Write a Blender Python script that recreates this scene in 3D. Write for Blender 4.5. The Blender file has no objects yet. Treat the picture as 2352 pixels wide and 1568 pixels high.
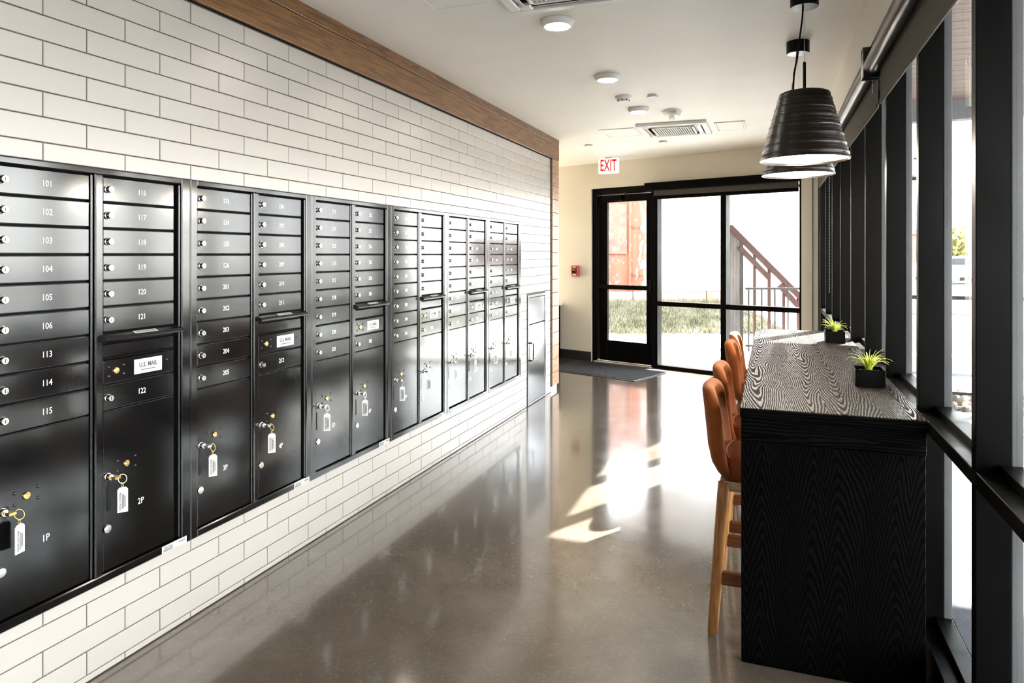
import bpy, bmesh, math, random
from mathutils import Vector, Matrix, Euler
S = bpy.context.scene
COL = S.collection
PI = math.pi
rnd = random.Random(7)

# ------------------------------------------------------------------ camera, sky, sun, exposure
CAM_H = 1.466
PSI = math.atan((1769 - 1176) / 1600)            # the camera looks a little left of the room's long axis
cam = bpy.data.cameras.new('camera'); camo = bpy.data.objects.new('camera', cam); COL.objects.link(camo)
camo.location = (0, 0, CAM_H); camo.rotation_euler = (PI / 2, 0, PSI)
cam.sensor_width = 36; cam.sensor_fit = 'HORIZONTAL'; cam.lens = 36 * 1600 / 2352
cam.shift_y = -(784 - 584) / 2352
cam.clip_start = .05; cam.clip_end = 500
S.camera = camo

W = bpy.data.worlds.new('sky'); S.world = W; W.use_nodes = True
wn = W.node_tree.nodes; wl = W.node_tree.links
bg = wn['Background']
wtc = wn.new('ShaderNodeTexCoord'); wsep = wn.new('ShaderNodeSeparateXYZ'); wramp = wn.new('ShaderNodeValToRGB')
wl.new(wtc.outputs['Generated'], wsep.inputs[0]); wl.new(wsep.outputs['Z'], wramp.inputs[0])
wramp.color_ramp.elements[0].color = (1.0, .985, .96, 1); wramp.color_ramp.elements[0].position = 0
wramp.color_ramp.elements[1].color = (.80, .90, 1.0, 1); wramp.color_ramp.elements[1].position = .7
wl.new(wramp.outputs[0], bg.inputs[0]); bg.inputs[1].default_value = 5.0

sun = bpy.data.lights.new('sun', 'SUN'); suno = bpy.data.objects.new('sun', sun); COL.objects.link(suno)
SUN_AZ = Vector((.483, .876)); SUN_EL = math.radians(34)
sd = -Vector((SUN_AZ.x * math.cos(SUN_EL), SUN_AZ.y * math.cos(SUN_EL), math.sin(SUN_EL)))
suno.rotation_euler = sd.to_track_quat('-Z', 'Y').to_euler(); suno.location = (6, 12, 9)
sun.energy = 40; sun.angle = math.radians(.6); sun.color = (1, .95, .86)

def portal(name, loc, rot, sx, sy):              # sampling helpers for the daylight in the two glazed walls; they give no light
    l = bpy.data.lights.new(name, 'AREA'); o = bpy.data.objects.new(name, l); COL.objects.link(o)
    l.shape = 'RECTANGLE'; l.size = sx; l.size_y = sy; l.cycles.is_portal = True
    o.location = loc; o.rotation_euler = rot
portal('daylight_side', (.66, 2.3, 1.25), (0, PI / 2, 0), 2.4, 11.8)

S.view_settings.view_transform = 'Standard'; S.view_settings.look = 'None'
S.view_settings.exposure = 1.95; S.view_settings.gamma = 1; S.view_settings.use_curve_mapping = False
try:
    S.cycles.max_bounces = 10; S.cycles.diffuse_bounces = 5; S.cycles.glossy_bounces = 4; S.cycles.transparent_max_bounces = 16
    S.cycles.sample_clamp_indirect = 8; S.cycles.caustics_reflective = False; S.cycles.caustics_refractive = False
    S.cycles.use_denoising = True
except Exception:
    pass

# ------------------------------------------------------------------ frames of reference
D = -2.19                                         # face of the tiled wall
CEIL = 2.713
AL = math.atan(.36)
FE = Vector((-math.cos(AL), math.sin(AL), 0)); FN = Vector((math.sin(AL), math.cos(AL), 0)); FP = Vector((.5, 8.36, 0))
def F(s, off, z): return FP + FE * s + FN * off + Vector((0, 0, z))      # the skewed far wall: s to the left, off outwards
CR = Vector((math.cos(PSI), math.sin(PSI), 0)); CF = Vector((-math.sin(PSI), math.cos(PSI), 0))
def G(x, d, z): return CR * x + CF * d + Vector((0, 0, z))               # the street side beyond: the red wall runs along x

# ------------------------------------------------------------------ materials
MATS = {}
def mat(name, col=(.8, .8, .8), rough=.5, metal=0., spec=.5, emit=None, estr=0., build=None, sheen=0., coat=0., coatr=.1):
    m = bpy.data.materials.new(name); m.use_nodes = True
    nt = m.node_tree; p = nt.nodes['Principled BSDF']
    p.inputs['Base Color'].default_value = (*col, 1); p.inputs['Roughness'].default_value = rough
    p.inputs['Metallic'].default_value = metal; p.inputs['Specular IOR Level'].default_value = spec
    if sheen: p.inputs['Sheen Weight'].default_value = sheen
    if coat: p.inputs['Coat Weight'].default_value = coat; p.inputs['Coat Roughness'].default_value = coatr
    if emit: p.inputs['Emission Color'].default_value = (*emit, 1); p.inputs['Emission Strength'].default_value = estr
    if build: build(NT(nt), p)
    MATS[name] = m
    return m
class NT:
    def __init__(s, nt): s.nt = nt; s.n = nt.nodes; s.l = nt.links
    def node(s, t, **k):
        x = s.n.new(t)
        for a, b in k.items(): setattr(x, a, b)
        return x
    def put(s, inp, v):
        if hasattr(v, 'is_output'): s.l.new(v, inp)
        else: inp.default_value = v
    def math(s, op, a, b=0., c=None):
        x = s.node('ShaderNodeMath', operation=op); s.put(x.inputs[0], a); s.put(x.inputs[1], b)
        if c is not None: s.put(x.inputs[2], c)
        return x.outputs[0]
    def pos(s, kind='obj'):
        if kind == 'world': return s.node('ShaderNodeNewGeometry').outputs['Position']
        return s.node('ShaderNodeTexCoord').outputs['Object']
    def map(s, v, scale=(1, 1, 1), rot=(0, 0, 0), loc=(0, 0, 0)):
        x = s.node('ShaderNodeMapping'); s.l.new(v, x.inputs[0]); x.inputs['Scale'].default_value = scale; x.inputs['Rotation'].default_value = rot; x.inputs['Location'].default_value = loc
        return x.outputs[0]
    def noise(s, v, scale=5., detail=3., rough=.5, dist=0.):
        x = s.node('ShaderNodeTexNoise'); s.l.new(v, x.inputs['Vector']); x.inputs['Scale'].default_value = scale; x.inputs['Detail'].default_value = detail
        x.inputs['Roughness'].default_value = rough; x.inputs['Distortion'].default_value = dist
        return x.outputs['Fac']
    def voro(s, v, scale=5., feature='F1', out='Distance'):
        x = s.node('ShaderNodeTexVoronoi', feature=feature); s.l.new(v, x.inputs['Vector']); x.inputs['Scale'].default_value = scale
        return x.outputs[out]
    def ramp(s, f, stops):
        x = s.node('ShaderNodeValToRGB'); s.l.new(f, x.inputs[0]); e = x.color_ramp.elements
        while len(e) < len(stops): e.new(.5)
        for i, (p, c) in enumerate(stops):
            e[i].position = p; e[i].color = (*c, 1) if len(c) == 3 else c
        return x.outputs[0]
    def rng(s, f, a, b, c, d):
        x = s.node('ShaderNodeMapRange'); s.put(x.inputs[0], f)
        for i, v in enumerate((a, b, c, d)): x.inputs[i + 1].default_value = v
        return x.outputs[0]
    def mix(s, f, a, b, mode='MIX'):
        x = s.node('ShaderNodeMix', data_type='RGBA', blend_type=mode); s.put(x.inputs[0], f)
        for i, v in ((6, a), (7, b)):
            if isinstance(v, tuple): x.inputs[i].default_value = (*v, 1)
            else: s.l.new(v, x.inputs[i])
        return x.outputs[2]
    def bump(s, p, h, strength=.3, dist=.002):
        x = s.node('ShaderNodeBump'); s.l.new(h, x.inputs['Height']); x.inputs['Strength'].default_value = strength; x.inputs['Distance'].default_value = dist
        s.l.new(x.outputs[0], p.inputs['Normal'])
    def sep(s, v):
        x = s.node('ShaderNodeSeparateXYZ'); s.l.new(v, x.inputs[0]); return x.outputs
    def rand(s): return s.node('ShaderNodeObjectInfo').outputs['Random']

def b_tile(t, p):
    v = t.pos('world')
    n = t.noise(t.map(v, (1, 1.5, 2.0)), 2.6, 1.5, .5)
    r = t.rand()
    c = t.ramp(n, [(.1, (.405, .380, .350)), (.9, (.418, .394, .364))])
    c2 = t.mix(t.rng(r, 0, 1, 0, .22), c, (.36, .337, .31))
    t.l.new(c2, p.inputs['Base Color'])
    t.l.new(t.rng(n, .2, .8, .28, .30), p.inputs['Roughness'])
mat('tile', rough=.28, spec=.5, build=b_tile)
mat('grout', (.085, .072, .06), .9)

def b_coat(t, p):
    v = t.pos('world')
    n = t.noise(v, 330, 2, .6)
    n2 = t.noise(v, 4, 3)
    sp = t.ramp(n, [(.40, (.0012, .0012, .0015)), (.66, (.0024, .0024, .0026)), (.74, (.009, .009, .009))])
    t.l.new(sp, p.inputs['Base Color'])
    t.l.new(t.rng(n2, .3, .7, .10, .14), p.inputs['Roughness'])
    t.bump(p, n, .05, .0006)
mat('black_coat', (.004, .004, .005), .34, 0, .58, build=b_coat)
mat('black_trim', (.006, .006, .007), .2, 0, .6)
mat('black_gap', (.004, .004, .004), .8, 0, .1)
mat('white_paint', (.82, .82, .80), .4)
mat('chrome', (.78, .76, .72), .16, 1.0)
mat('brass', (.78, .56, .22), .22, 1.0)
mat('paper', (.45, .45, .45), .7, 0, .2)
mat('ink', (.03, .03, .03), .7)
mat('clear_plastic', (.75, .75, .75), .1, 0, .6)
mat('stainless', (.20, .20, .215), .17, 1.0)

def woodmat(name, c0, c1, c2, along, scale=1., rough=.45, spec=.4):
    """along: axis index the grain runs along (object space)"""
    def b(t, p):
        sc = [9 * scale] * 3; sc[along] = .55 * scale
        r = t.rand()
        v = t.node('ShaderNodeVectorMath', operation='ADD'); t.l.new(t.pos('world'), v.inputs[0])
        cm = t.node('ShaderNodeCombineXYZ')
        for i in range(3): t.l.new(t.math('MULTIPLY', r, 17.3 + 5 * i), cm.inputs[i])
        t.l.new(cm.outputs[0], v.inputs[1])
        m = t.map(v.outputs[0], tuple(sc))
        n = t.noise(m, 1.5, 4, .55, .4)
        w = t.math('FRACT', t.math('MULTIPLY', n, 9.0), 0)
        sc2 = [220 * scale] * 3; sc2[along] = 5 * scale
        fine = t.noise(t.map(v.outputs[0], tuple(sc2)), 1, 2)
        c = t.ramp(w, [(0, c0), (.3, c1), (.75, c2), (1, c0)])
        c = t.mix(t.rng(fine, .35, .65, 0, .55), c, c0)
        c = t.mix(t.rng(r, 0, 1, 0, .35), c, c1)
        t.l.new(c, p.inputs['Base Color'])
        t.bump(p, fine, .18, .001)
    return mat(name, c1, rough, 0, spec, build=b)
woodmat('oak_beam', (.060, .024, .007), (.165, .078, .024), (.235, .118, .040), 1, 1.0)
woodmat('oak_post', (.20, .105, .055), (.36, .215, .13), (.44, .28, .18), 1, 1.2)
woodmat('leg_wood', (.20, .075, .018), (.34, .150, .040), (.42, .20, .06), 2, 1.6, .35)
woodmat('rail_wood', (.09, .025, .008), (.16, .052, .016), (.21, .075, .025), 0, 1.6, .35)
woodmat('pale_wood', (.33, .23, .14), (.45, .33, .21), (.52, .40, .27), 0, 1.6)

def ashmat(name, ax, al, A, B, colour, sp=.6, width=.215, shift=0., rough=.26, fade=.22):
    """black stained open-grain ash: cathedral arches, ax across, al along the grain"""
    def b(t, p):
        o = t.sep(t.pos('world'))
        nv = [16.] * 3; nv[al] = 6.
        wob = t.noise(t.map(t.pos('world'), tuple(nv)), 1, 3, .6)
        nv2 = [5.] * 3; nv2[al] = 1.2
        big = t.noise(t.map(t.pos('world'), tuple(nv2)), 1, 2, .5)
        x = t.math('ADD', o[ax], t.math('MULTIPLY', t.math('SUBTRACT', big, .5), .12))
        x = t.math('ADD', x, shift)
        xf = t.math('SUBTRACT', t.math('PINGPONG', x, width / 2), width * .16)
        q = t.math('MULTIPLY', t.math('SQRT', t.math('ADD', t.math('MULTIPLY', xf, xf), .00022)), A)
        q = t.math('ADD', q, t.math('MULTIPLY', o[al], B))
        q = t.math('ADD', q, t.math('MULTIPLY', wob, .9))
        q = t.math('ADD', q, t.math('MULTIPLY', big, 3.0))
        s = t.math('MULTIPLY', t.math('SINE', t.math('MULTIPLY', q, 2 * PI)), t.rng(t.math('ABSOLUTE', xf), .015, .075, 1, fade))
        nv3 = [300.] * 3; nv3[al] = 14.
        pore = t.noise(t.map(t.pos('world'), tuple(nv3)), 1, 2, .6)
        g = t.rng(s, -.15, .35, 0, 1)
        g2 = t.math('MULTIPLY', g, t.rng(pore, .36, .5, .25, 1))
        t.l.new(t.mix(g2, (colour[0] * .25, colour[1] * .25, colour[2] * .25), colour), p.inputs['Base Color'])
        t.l.new(t.rng(g2, 0, 1, .03, sp), p.inputs['Specular IOR Level'])
        t.l.new(t.rng(g2, 0, 1, .6, rough), p.inputs['Roughness'])
        t.bump(p, g2, .35, .0012)
    return mat(name, colour, rough, 0, sp, build=b)
ashmat('ash_top', 0, 1, 125., -8.5, (.026, .015, .010), .75, .30, .10)
ashmat('ash_front', 0, 2, 95., 20., (.0018, .0016, .0018), .07, .26, .08, .4)
ashmat('ash_side', 1, 2, 95., 20., (.0018, .0016, .0018), .07, .26, .08, .4)
ashmat('ash_apron', 2, 0, 130., 3., (.0020, .0018, .0019), .09, .2, .02, .35)

def b_velvet(t, p):
    n = t.noise(t.pos('world'), 9, 3); f = t.noise(t.pos('world'), 420, 2)
    c = t.ramp(n, [(.3, (.18, .040, .005)), (.7, (.25, .062, .008))])
    c = t.mix(t.rng(f, .4, .7, 0, .4), c, (.15, .030, .006))
    t.l.new(c, p.inputs['Base Color']); t.bump(p, f, .25, .001)
mat('velvet', (.42, .12, .025), .75, 0, .25, sheen=.15, build=b_velvet)
MATS['velvet'].node_tree.nodes['Principled BSDF'].inputs['Sheen Tint'].default_value = (1, .55, .25, 1)

def b_floor(t, p):
    v = t.pos('world')
    big = t.noise(v, .9, 5, .62, .6); mid = t.noise(v, 4.5, 5, .65, .3); fin = t.noise(v, 55, 3, .7); agg = t.noise(v, 260, 2, .6)
    c = t.ramp(big, [(.28, (.080, .062, .046)), (.5, (.125, .102, .080)), (.72, (.185, .158, .128))])
    c = t.mix(t.rng(mid, .3, .7, 0, .6), c, (.085, .067, .050))
    c = t.mix(t.rng(fin, .55, .75, 0, .35), c, (.26, .23, .19))
    c = t.mix(t.rng(agg, .66, .76, 0, .5), c, (.36, .33, .28))
    # hairline cracks
    wv = t.node('ShaderNodeVectorMath', operation='ADD'); t.l.new(v, wv.inputs[0])
    nn = t.node('ShaderNodeTexNoise'); t.l.new(v, nn.inputs['Vector']); nn.inputs['Scale'].default_value = 3.2; nn.inputs['Detail'].default_value = 5
    vs = t.node('ShaderNodeVectorMath', operation='SCALE'); t.l.new(nn.outputs['Color'], vs.inputs[0]); vs.inputs['Scale'].default_value = .35
    t.l.new(vs.outputs[0], wv.inputs[1])
    cr = t.voro(wv.outputs[0], .55, 'DISTANCE_TO_EDGE')
    mask = t.rng(t.noise(v, .8, 2), .55, .66, 0, 1)
    t.l.new(t.mix(t.math('MULTIPLY', t.rng(cr, .0008, .0022, .25, 0), mask), c, (.36, .31, .26)), p.inputs['Base Color'])
    t.l.new(t.rng(mid, .25, .75, .11, .23), p.inputs['Roughness'])
    t.bump(p, t.noise(v, 2.2, 4), .05, .004)
mat('polished_concrete', (.2, .17, .14), .15, 0, .75, coat=.7, coatr=.08, build=b_floor)

def b_plaster(c0, c1, sc=260):
    def b(t, p):
        n = t.noise(t.pos('world'), 2.0, 3); t.l.new(t.mix(t.rng(n, .3, .7, 0, 1), c0, c1), p.inputs['Base Color'])
        t.bump(p, t.noise(t.pos('world'), sc, 2), .05, .001)
    return b
mat('ceiling_paint', (.8, .78, .74), .55, build=b_plaster((.80, .775, .72), (.84, .815, .765)))
mat('beige_paint', (.6, .55, .47), .55, build=b_plaster((.68, .625, .52), (.72, .66, .555)))
mat('white_trim', (.78, .77, .74), .4)
mat('black_rubber', (.012, .012, .012), .45)
def b_alu(t, p):
    n = t.noise(t.map(t.pos('world'), (3, 3, 1)), 3, 4)
    t.l.new(t.ramp(n, [(.3, (.0012, .0011, .0011)), (.75, (.0030, .0025, .0021))]), p.inputs['Base Color'])
    t.l.new(t.rng(n, .3, .7, .30, .45), p.inputs['Roughness'])
mat('black_aluminium', (.004, .004, .004), .36, 0, .06, build=b_alu)
mat('silver', (.6, .6, .58), .3, 1.0)
mat('shade_tube', (.012, .012, .012), .3, 0, .6)
def b_mesh(t, p):
    v = t.pos('world'); n = t.noise(t.map(v, (40, 40, 900)), 1, 2); n2 = t.noise(t.map(v, (900, 900, 40)), 1, 2)
    t.l.new(t.mix(t.math('MULTIPLY', n, n2), (.05, .042, .034), (.28, .25, .21)), p.inputs['Base Color'])
mat('shade_fabric', (.11, .095, .08), .85, 0, .2, build=b_mesh)
def b_pend(t, p):
    v = t.pos('obj'); n = t.noise(t.map(v, (5, 5, 150)), 1, 3, .6, .3)
    t.l.new(t.mix(t.rng(n, .35, .65, 0, 1), (.003, .0018, .0011), (.009, .006, .004)), p.inputs['Base Color'])
    t.bump(p, n, .5, .004)
mat('pendant_shell', (.03, .022, .018), .30, 0, .4, build=b_pend)
mat('pendant_glow', (.9, .85, .75), .5, emit=(1, .93, .80), estr=6)
mat('lamp_glow', (.9, .85, .75), .5, emit=(1, .90, .78), estr=34)
mat('exit_glow', (.85, .83, .80), .4, emit=(1, .97, .93), estr=.35)
mat('exit_red', (.35, .006, .005), .5, 0, .1, emit=(1, .03, .02), estr=.14)
mat('white_plastic', (.74, .73, .70), .4)
mat('grille_dark', (.10, .09, .075), .7)
mat('alarm_red', (.45, .03, .02), .3)
mat('box_black', (.002, .002, .0022), .25, 0, .18)
def b_leaf(t, p):
    n = t.noise(t.pos('world'), 14, 2); z = t.sep(t.pos('obj'))[2]
    t.l.new(t.ramp(t.math('ADD', t.math('MULTIPLY', z, 5), t.math('MULTIPLY', n, .5)), [(.15, (.16, .26, .012)), (.6, (.40, .50, .03)), (1, (.62, .66, .14))]), p.inputs['Base Color'])
mat('plant_leaf', (.4, .5, .05), .4, 0, .4, build=b_leaf)
mat('pebbles', (.05, .045, .04), .6)
def b_mat(t, p):
    v = t.pos('world'); w = t.voro(v, 60)
    t.l.new(t.mix(t.rng(w, .2, .7, 0, 1), (.035, .037, .042), (.008, .008, .010)), p.inputs['Base Color']); t.bump(p, w, .8, .006)
mat('mat_carpet', (.03, .03, .035), .9, 0, .2, build=b_mat)

def glassmat(name, tint, refl=1.0):
    m = bpy.data.materials.new(name); m.use_nodes = True; t = NT(m.node_tree)
    t.n.remove(t.n['Principled BSDF']); out = t.n['Material Output']
    tr = t.node('ShaderNodeBsdfTransparent'); tr.inputs[0].default_value = (*tint, 1)
    gl = t.node('ShaderNodeBsdfGlossy'); gl.inputs['Roughness'].default_value = 0.0; gl.inputs[0].default_value = (.9, .93, .95, 1)
    fr = t.node('ShaderNodeFresnel'); fr.inputs[0].default_value = 1.45
    mx = t.node('ShaderNodeMixShader'); t.l.new(t.math('MULTIPLY', fr.outputs[0], refl), mx.inputs[0]); t.l.new(tr.outputs[0], mx.inputs[1]); t.l.new(gl.outputs[0], mx.inputs[2])
    t.l.new(mx.outputs[0], out.inputs[0]); MATS[name] = m
glassmat('clear_glass', (.97, .985, .98), .5)

# outside
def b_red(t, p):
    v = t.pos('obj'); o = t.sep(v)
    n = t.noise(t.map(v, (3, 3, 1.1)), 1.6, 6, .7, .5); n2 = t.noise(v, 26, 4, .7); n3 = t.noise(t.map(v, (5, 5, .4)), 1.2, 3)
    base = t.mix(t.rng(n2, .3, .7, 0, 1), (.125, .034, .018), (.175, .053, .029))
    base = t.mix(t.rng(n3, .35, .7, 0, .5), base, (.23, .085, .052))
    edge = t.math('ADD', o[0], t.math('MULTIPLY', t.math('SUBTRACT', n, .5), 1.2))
    white = t.rng(edge, 3.02, 3.10, 0, 1)  # bright light painted in: wall turns white to the right, edge of peeling paint
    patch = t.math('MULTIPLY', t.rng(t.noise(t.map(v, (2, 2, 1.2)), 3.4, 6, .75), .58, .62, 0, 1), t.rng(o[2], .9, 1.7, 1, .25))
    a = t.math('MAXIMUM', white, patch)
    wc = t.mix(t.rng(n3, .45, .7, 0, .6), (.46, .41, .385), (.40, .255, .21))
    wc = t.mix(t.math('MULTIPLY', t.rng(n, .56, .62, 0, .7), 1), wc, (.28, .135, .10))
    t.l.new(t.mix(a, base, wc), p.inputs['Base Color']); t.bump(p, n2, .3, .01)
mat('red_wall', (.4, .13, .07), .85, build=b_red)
def b_board(t, p):
    v = t.pos('obj'); n = t.noise(v, 7, 5, .65); n2 = t.noise(t.map(v, (5, 5, 2.2)), 2.2, 5, .7)
    c = t.mix(t.rng(n, .3, .7, 0, 1), (.085, .038, .027), (.15, .078, .056))
    t.l.new(t.mix(t.rng(n2, .60, .66, 0, .85), c, (.78, .70, .64)), p.inputs['Base Color'])
mat('old_board', (.3, .17, .12), .85, build=b_board)
mat('stone_base', (.45, .27, .2), .9, build=b_plaster((.26, .12, .08), (.42, .28, .22), 30))
def b_grass(t, p):
    n = t.noise(t.pos('world'), 2.6, 4, .7)
    t.l.new(t.ramp(n, [(.25, (.022, .034, .008)), (.42, (.065, .066, .030)), (.58, (.15, .132, .088))]), p.inputs['Base Color'])
mat('grass', (.12, .16, .05), .8, build=b_grass)
mat('soil', (.20, .17, .11), .95, build=b_plaster((.15, .13, .07), (.26, .22, .15), 20))
def b_conc(t, p):
    v = t.pos('world'); n = t.noise(v, 3, 4); f = t.noise(t.map(v, (60, 160, 60)), 1, 2)
    c = t.mix(t.rng(n, .3, .7, 0, 1), (.46, .46, .47), (.58, .58, .58)); t.l.new(t.mix(t.rng(f, .35, .65, 0, .35), c, (.30, .31, .33)), p.inputs['Base Color']); t.bump(p, f, .5, .004)
mat('pale_concrete', (.5, .5, .5), .85, build=b_conc)
def b_patio(t, p):
    v = t.pos('world'); n = t.noise(v, 3, 4); f = t.noise(t.map(v, (40, 150, 40)), 1, 3, .7)
    t.l.new(t.mix(t.rng(f, .35, .65, 0, 1), (.022, .025, .031), (.062, .066, .076)), p.inputs['Base Color']); t.bump(p, f, .4, .003)
mat('patio_concrete', (.15, .15, .16), .85, build=b_patio)
mat('grey_paving', (.13, .13, .135), .9, build=b_plaster((.10, .10, .105), (.16, .16, .165), 6))
mat('road', (.10, .10, .11), .9)
mat('turf', (.018, .024, .013), .9, 0, .1, build=b_plaster((.012, .018, .009), (.028, .034, .02), 8))
mat('paver', (.12, .12, .12), .85)
mat('stone', (.45, .38, .30), .85, build=b_plaster((.13, .10, .075), (.30, .26, .21), 12))
mat('dark_steel', (.012, .011, .010), .55, 0, .25)
mat('brown_steel', (.035, .013, .010), .6, 0, .2)
def b_clad(t, p):
    n = t.noise(t.map(t.pos('world'), (4, 4, .6)), 3, 3); t.l.new(t.mix(t.rng(n, .3, .7, 0, 1), (.045, .038, .036), (.095, .083, .078)), p.inputs['Base Color'])
mat('grey_board', (.15, .13, .12), .8, build=b_clad)
woodmat('soffit_wood', (.23, .14, .11), (.31, .22, .18), (.35, .26, .22), 0, .8, .6)
mat('grey_steel', (.22, .22, .23), .6)
mat('pale_steel', (.22, .22, .225), .5, build=b_plaster((.08, .08, .083), (.15, .15, .153), 9))
mat('far_brick', (.30, .20, .17), .9)
mat('far_grey', (.34, .36, .40), .8)
def b_fol(t, p):
    n = t.noise(t.pos('world'), 3, 3); t.l.new(t.ramp(n, [(.3, (.16, .17, .04)), (.7, (.46, .42, .16))]), p.inputs['Base Color'])
mat('autumn_leaf', (.3, .3, .1), .7, build=b_fol)
mat('bark', (.08, .055, .04), .9)
mat('car_paint', (.70, .66, .66), .25, 0, .6)
mat('car_glass', (.03, .03, .04), .1)
mat('car_light', (.5, .02, .02), .3)

# ------------------------------------------------------------------ mesh builder
class MB:
    def __init__(s): s.v = []; s.f = []
    def add(s, vs, fs):
        b = len(s.v); s.v += [tuple(v) for v in vs]; s.f += [tuple(b + i for i in f) for f in fs]; return s
    def box(s, x0, x1, y0, y1, z0, z1, M=None):
        vs = [Vector((x, y, z)) for x in (x0, x1) for y in (y0, y1) for z in (z0, z1)]
        if M: vs = [M(v) if callable(M) else M @ v for v in vs]
        return s.add(vs, [(0, 1, 3, 2), (4, 6, 7, 5), (0, 4, 5, 1), (2, 3, 7, 6), (0, 2, 6, 4), (1, 5, 7, 3)])
    def cham(s, x0, x1, y0, y1, z0, z1, c, M=None):
        """box facing +x whose front edges are chamfered by c"""
        vs = [(x0, y0, z0), (x0, y1, z0), (x0, y1, z1), (x0, y0, z1), (x1 - c, y0, z0), (x1 - c, y1, z0), (x1 - c, y1, z1), (x1 - c, y0, z1),
              (x1, y0 + c, z0 + c), (x1, y1 - c, z0 + c), (x1, y1 - c, z1 - c), (x1, y0 + c, z1 - c)]
        vs = [Vector(v) for v in vs]
        if M: vs = [M @ v for v in vs]
        fs = [(3, 2, 1, 0), (8, 9, 10, 11)]
        for i in range(4):
            j = (i + 1) % 4; fs += [(i, j, 4 + j, 4 + i), (4 + i, 4 + j, 8 + j, 8 + i)]
        return s.add(vs, fs)
    def bevel(s, x0, x1, y0, y1, z0, z1, c, M=None, seg=1):
        bm = bmesh.new(); bmesh.ops.create_cube(bm, size=1)
        for v in bm.verts: v.co = Vector(((x0 + x1) / 2 + v.co.x * (x1 - x0), (y0 + y1) / 2 + v.co.y * (y1 - y0), (z0 + z1) / 2 + v.co.z * (z1 - z0)))
        bmesh.ops.bevel(bm, geom=bm.edges[:], offset=c, segments=seg, affect='EDGES', profile=.5)
        bm.verts.index_update()
        vs = [v.co.copy() for v in bm.verts]
        if M: vs = [M(v) if callable(M) else M @ v for v in vs]
        s.add(vs, [[v.index for v in f.verts] for f in bm.faces]); bm.free(); return s
    def rings(s, rings, close=True, cap=True):
        n = len(rings[0]); b = len(s.v)
        for r in rings: s.v += [tuple(p) for p in r]
        for k in range(len(rings) - 1):
            for i in range(n if close else n - 1):
                j = (i + 1) % n; s.f.append((b + k * n + i, b + k * n + j, b + (k + 1) * n + j, b + (k + 1) * n + i))
        if cap:
            s.f.append(tuple(b + i for i in range(n))[::-1]); s.f.append(tuple(b + (len(rings) - 1) * n + i for i in range(n)))
        return s
    def lathe(s, prof, n=24, M=None, axis='z', cap=True):
        rs = []
        for r, h in prof:
            ring = []
            for i in range(n):
                a = 2 * PI * i / n; c_, s_ = math.cos(a) * r, math.sin(a) * r
                v = Vector((c_, s_, h)) if axis == 'z' else (Vector((h, c_, s_)) if axis == 'x' else Vector((s_, h, c_)))
                ring.append(M @ v if M else v)
            rs.append(ring)
        return s.rings(rs, cap=cap)
    def tube(s, pts, rad, n=8, cap=True):
        pts = [Vector(p) for p in pts]; rs = []
        for i, p in enumerate(pts):
            t = (pts[min(i + 1, len(pts) - 1)] - pts[max(i - 1, 0)]).normalized()
            a = t.cross(Vector((0, 0, 1)) if abs(t.z) < .9 else Vector((1, 0, 0))).normalized(); b = t.cross(a)
            r = rad[i] if isinstance(rad, (list, tuple)) else rad
            rs.append([p + a * math.cos(2 * PI * k / n) * r + b * math.sin(2 * PI * k / n) * r for k in range(n)])
        return s.rings(rs, cap=cap)
    def torus(s, R, r, M, n=16, m=6):
        b = len(s.v)
        for i in range(n):
            a = 2 * PI * i / n
            for k in range(m):
                q = 2 * PI * k / m
                s.v.append(tuple(M @ Vector(((R + r * math.cos(q)) * math.cos(a), (R + r * math.cos(q)) * math.sin(a), r * math.sin(q)))))
        for i in range(n):
            for k in range(m):
                s.f.append((b + i * m + k, b + (i + 1) % n * m + k, b + (i + 1) % n * m + (k + 1) % m, b + i * m + (k + 1) % m))
        return s
    def mesh(s, name, m, smooth=None):
        me = bpy.data.meshes.new(name); me.from_pydata(s.v, [], s.f); me.materials.append(MATS[m])
        bm = bmesh.new(); bm.from_mesh(me); bmesh.ops.recalc_face_normals(bm, faces=bm.faces); bm.to_mesh(me); bm.free()
        if smooth:
            me.polygons.foreach_set('use_smooth', [True] * len(me.polygons)); me.set_sharp_from_angle(angle=math.radians(smooth))
        me.update(); return me
    def obj(s, name, m, parent=None, loc=None, smooth=None):
        return put(name, s.mesh(name, m, smooth), parent, loc)
def put(name, me, parent=None, loc=None, rot=None):
    o = bpy.data.objects.new(name, me); COL.objects.link(o)
    if parent: o.parent = parent
    if loc is not None: o.location = loc
    if rot is not None: o.rotation_euler = rot
    return o
def thing(name, label, cat, loc=(0, 0, 0), rotz=0, group=None):
    o = bpy.data.objects.new(name, None); COL.objects.link(o); o.location = loc; o.rotation_euler = (0, 0, rotz); o.empty_display_size = .1
    o['label'] = label; o['category'] = cat
    if group: o['group'] = group
    return o
def tag(o, label, cat, group=None):
    o['label'] = label; o['category'] = cat
    if group: o['group'] = group
    return o
def struct(o, label=None):
    o['kind'] = 'structure'
    if label: o['label'] = label
    return o
def sempty(name, loc=(0, 0, 0)):
    o = bpy.data.objects.new(name, None); COL.objects.link(o); o.location = loc; o['kind'] = 'structure'; return o
def dup(root, label, loc=None, rotz=None):
    """a copy of a thing with copies of its parts and sub-parts"""
    r = root.copy(); COL.objects.link(r); r['label'] = label
    if loc is not None: r.location = loc
    if rotz is not None: r.rotation_euler = (0, 0, rotz)
    for ch in list(root.children):
        c = ch.copy(); COL.objects.link(c); c.parent = r
        for g in list(ch.children):
            d = g.copy(); COL.objects.link(d); d.parent = c
    return r

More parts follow.
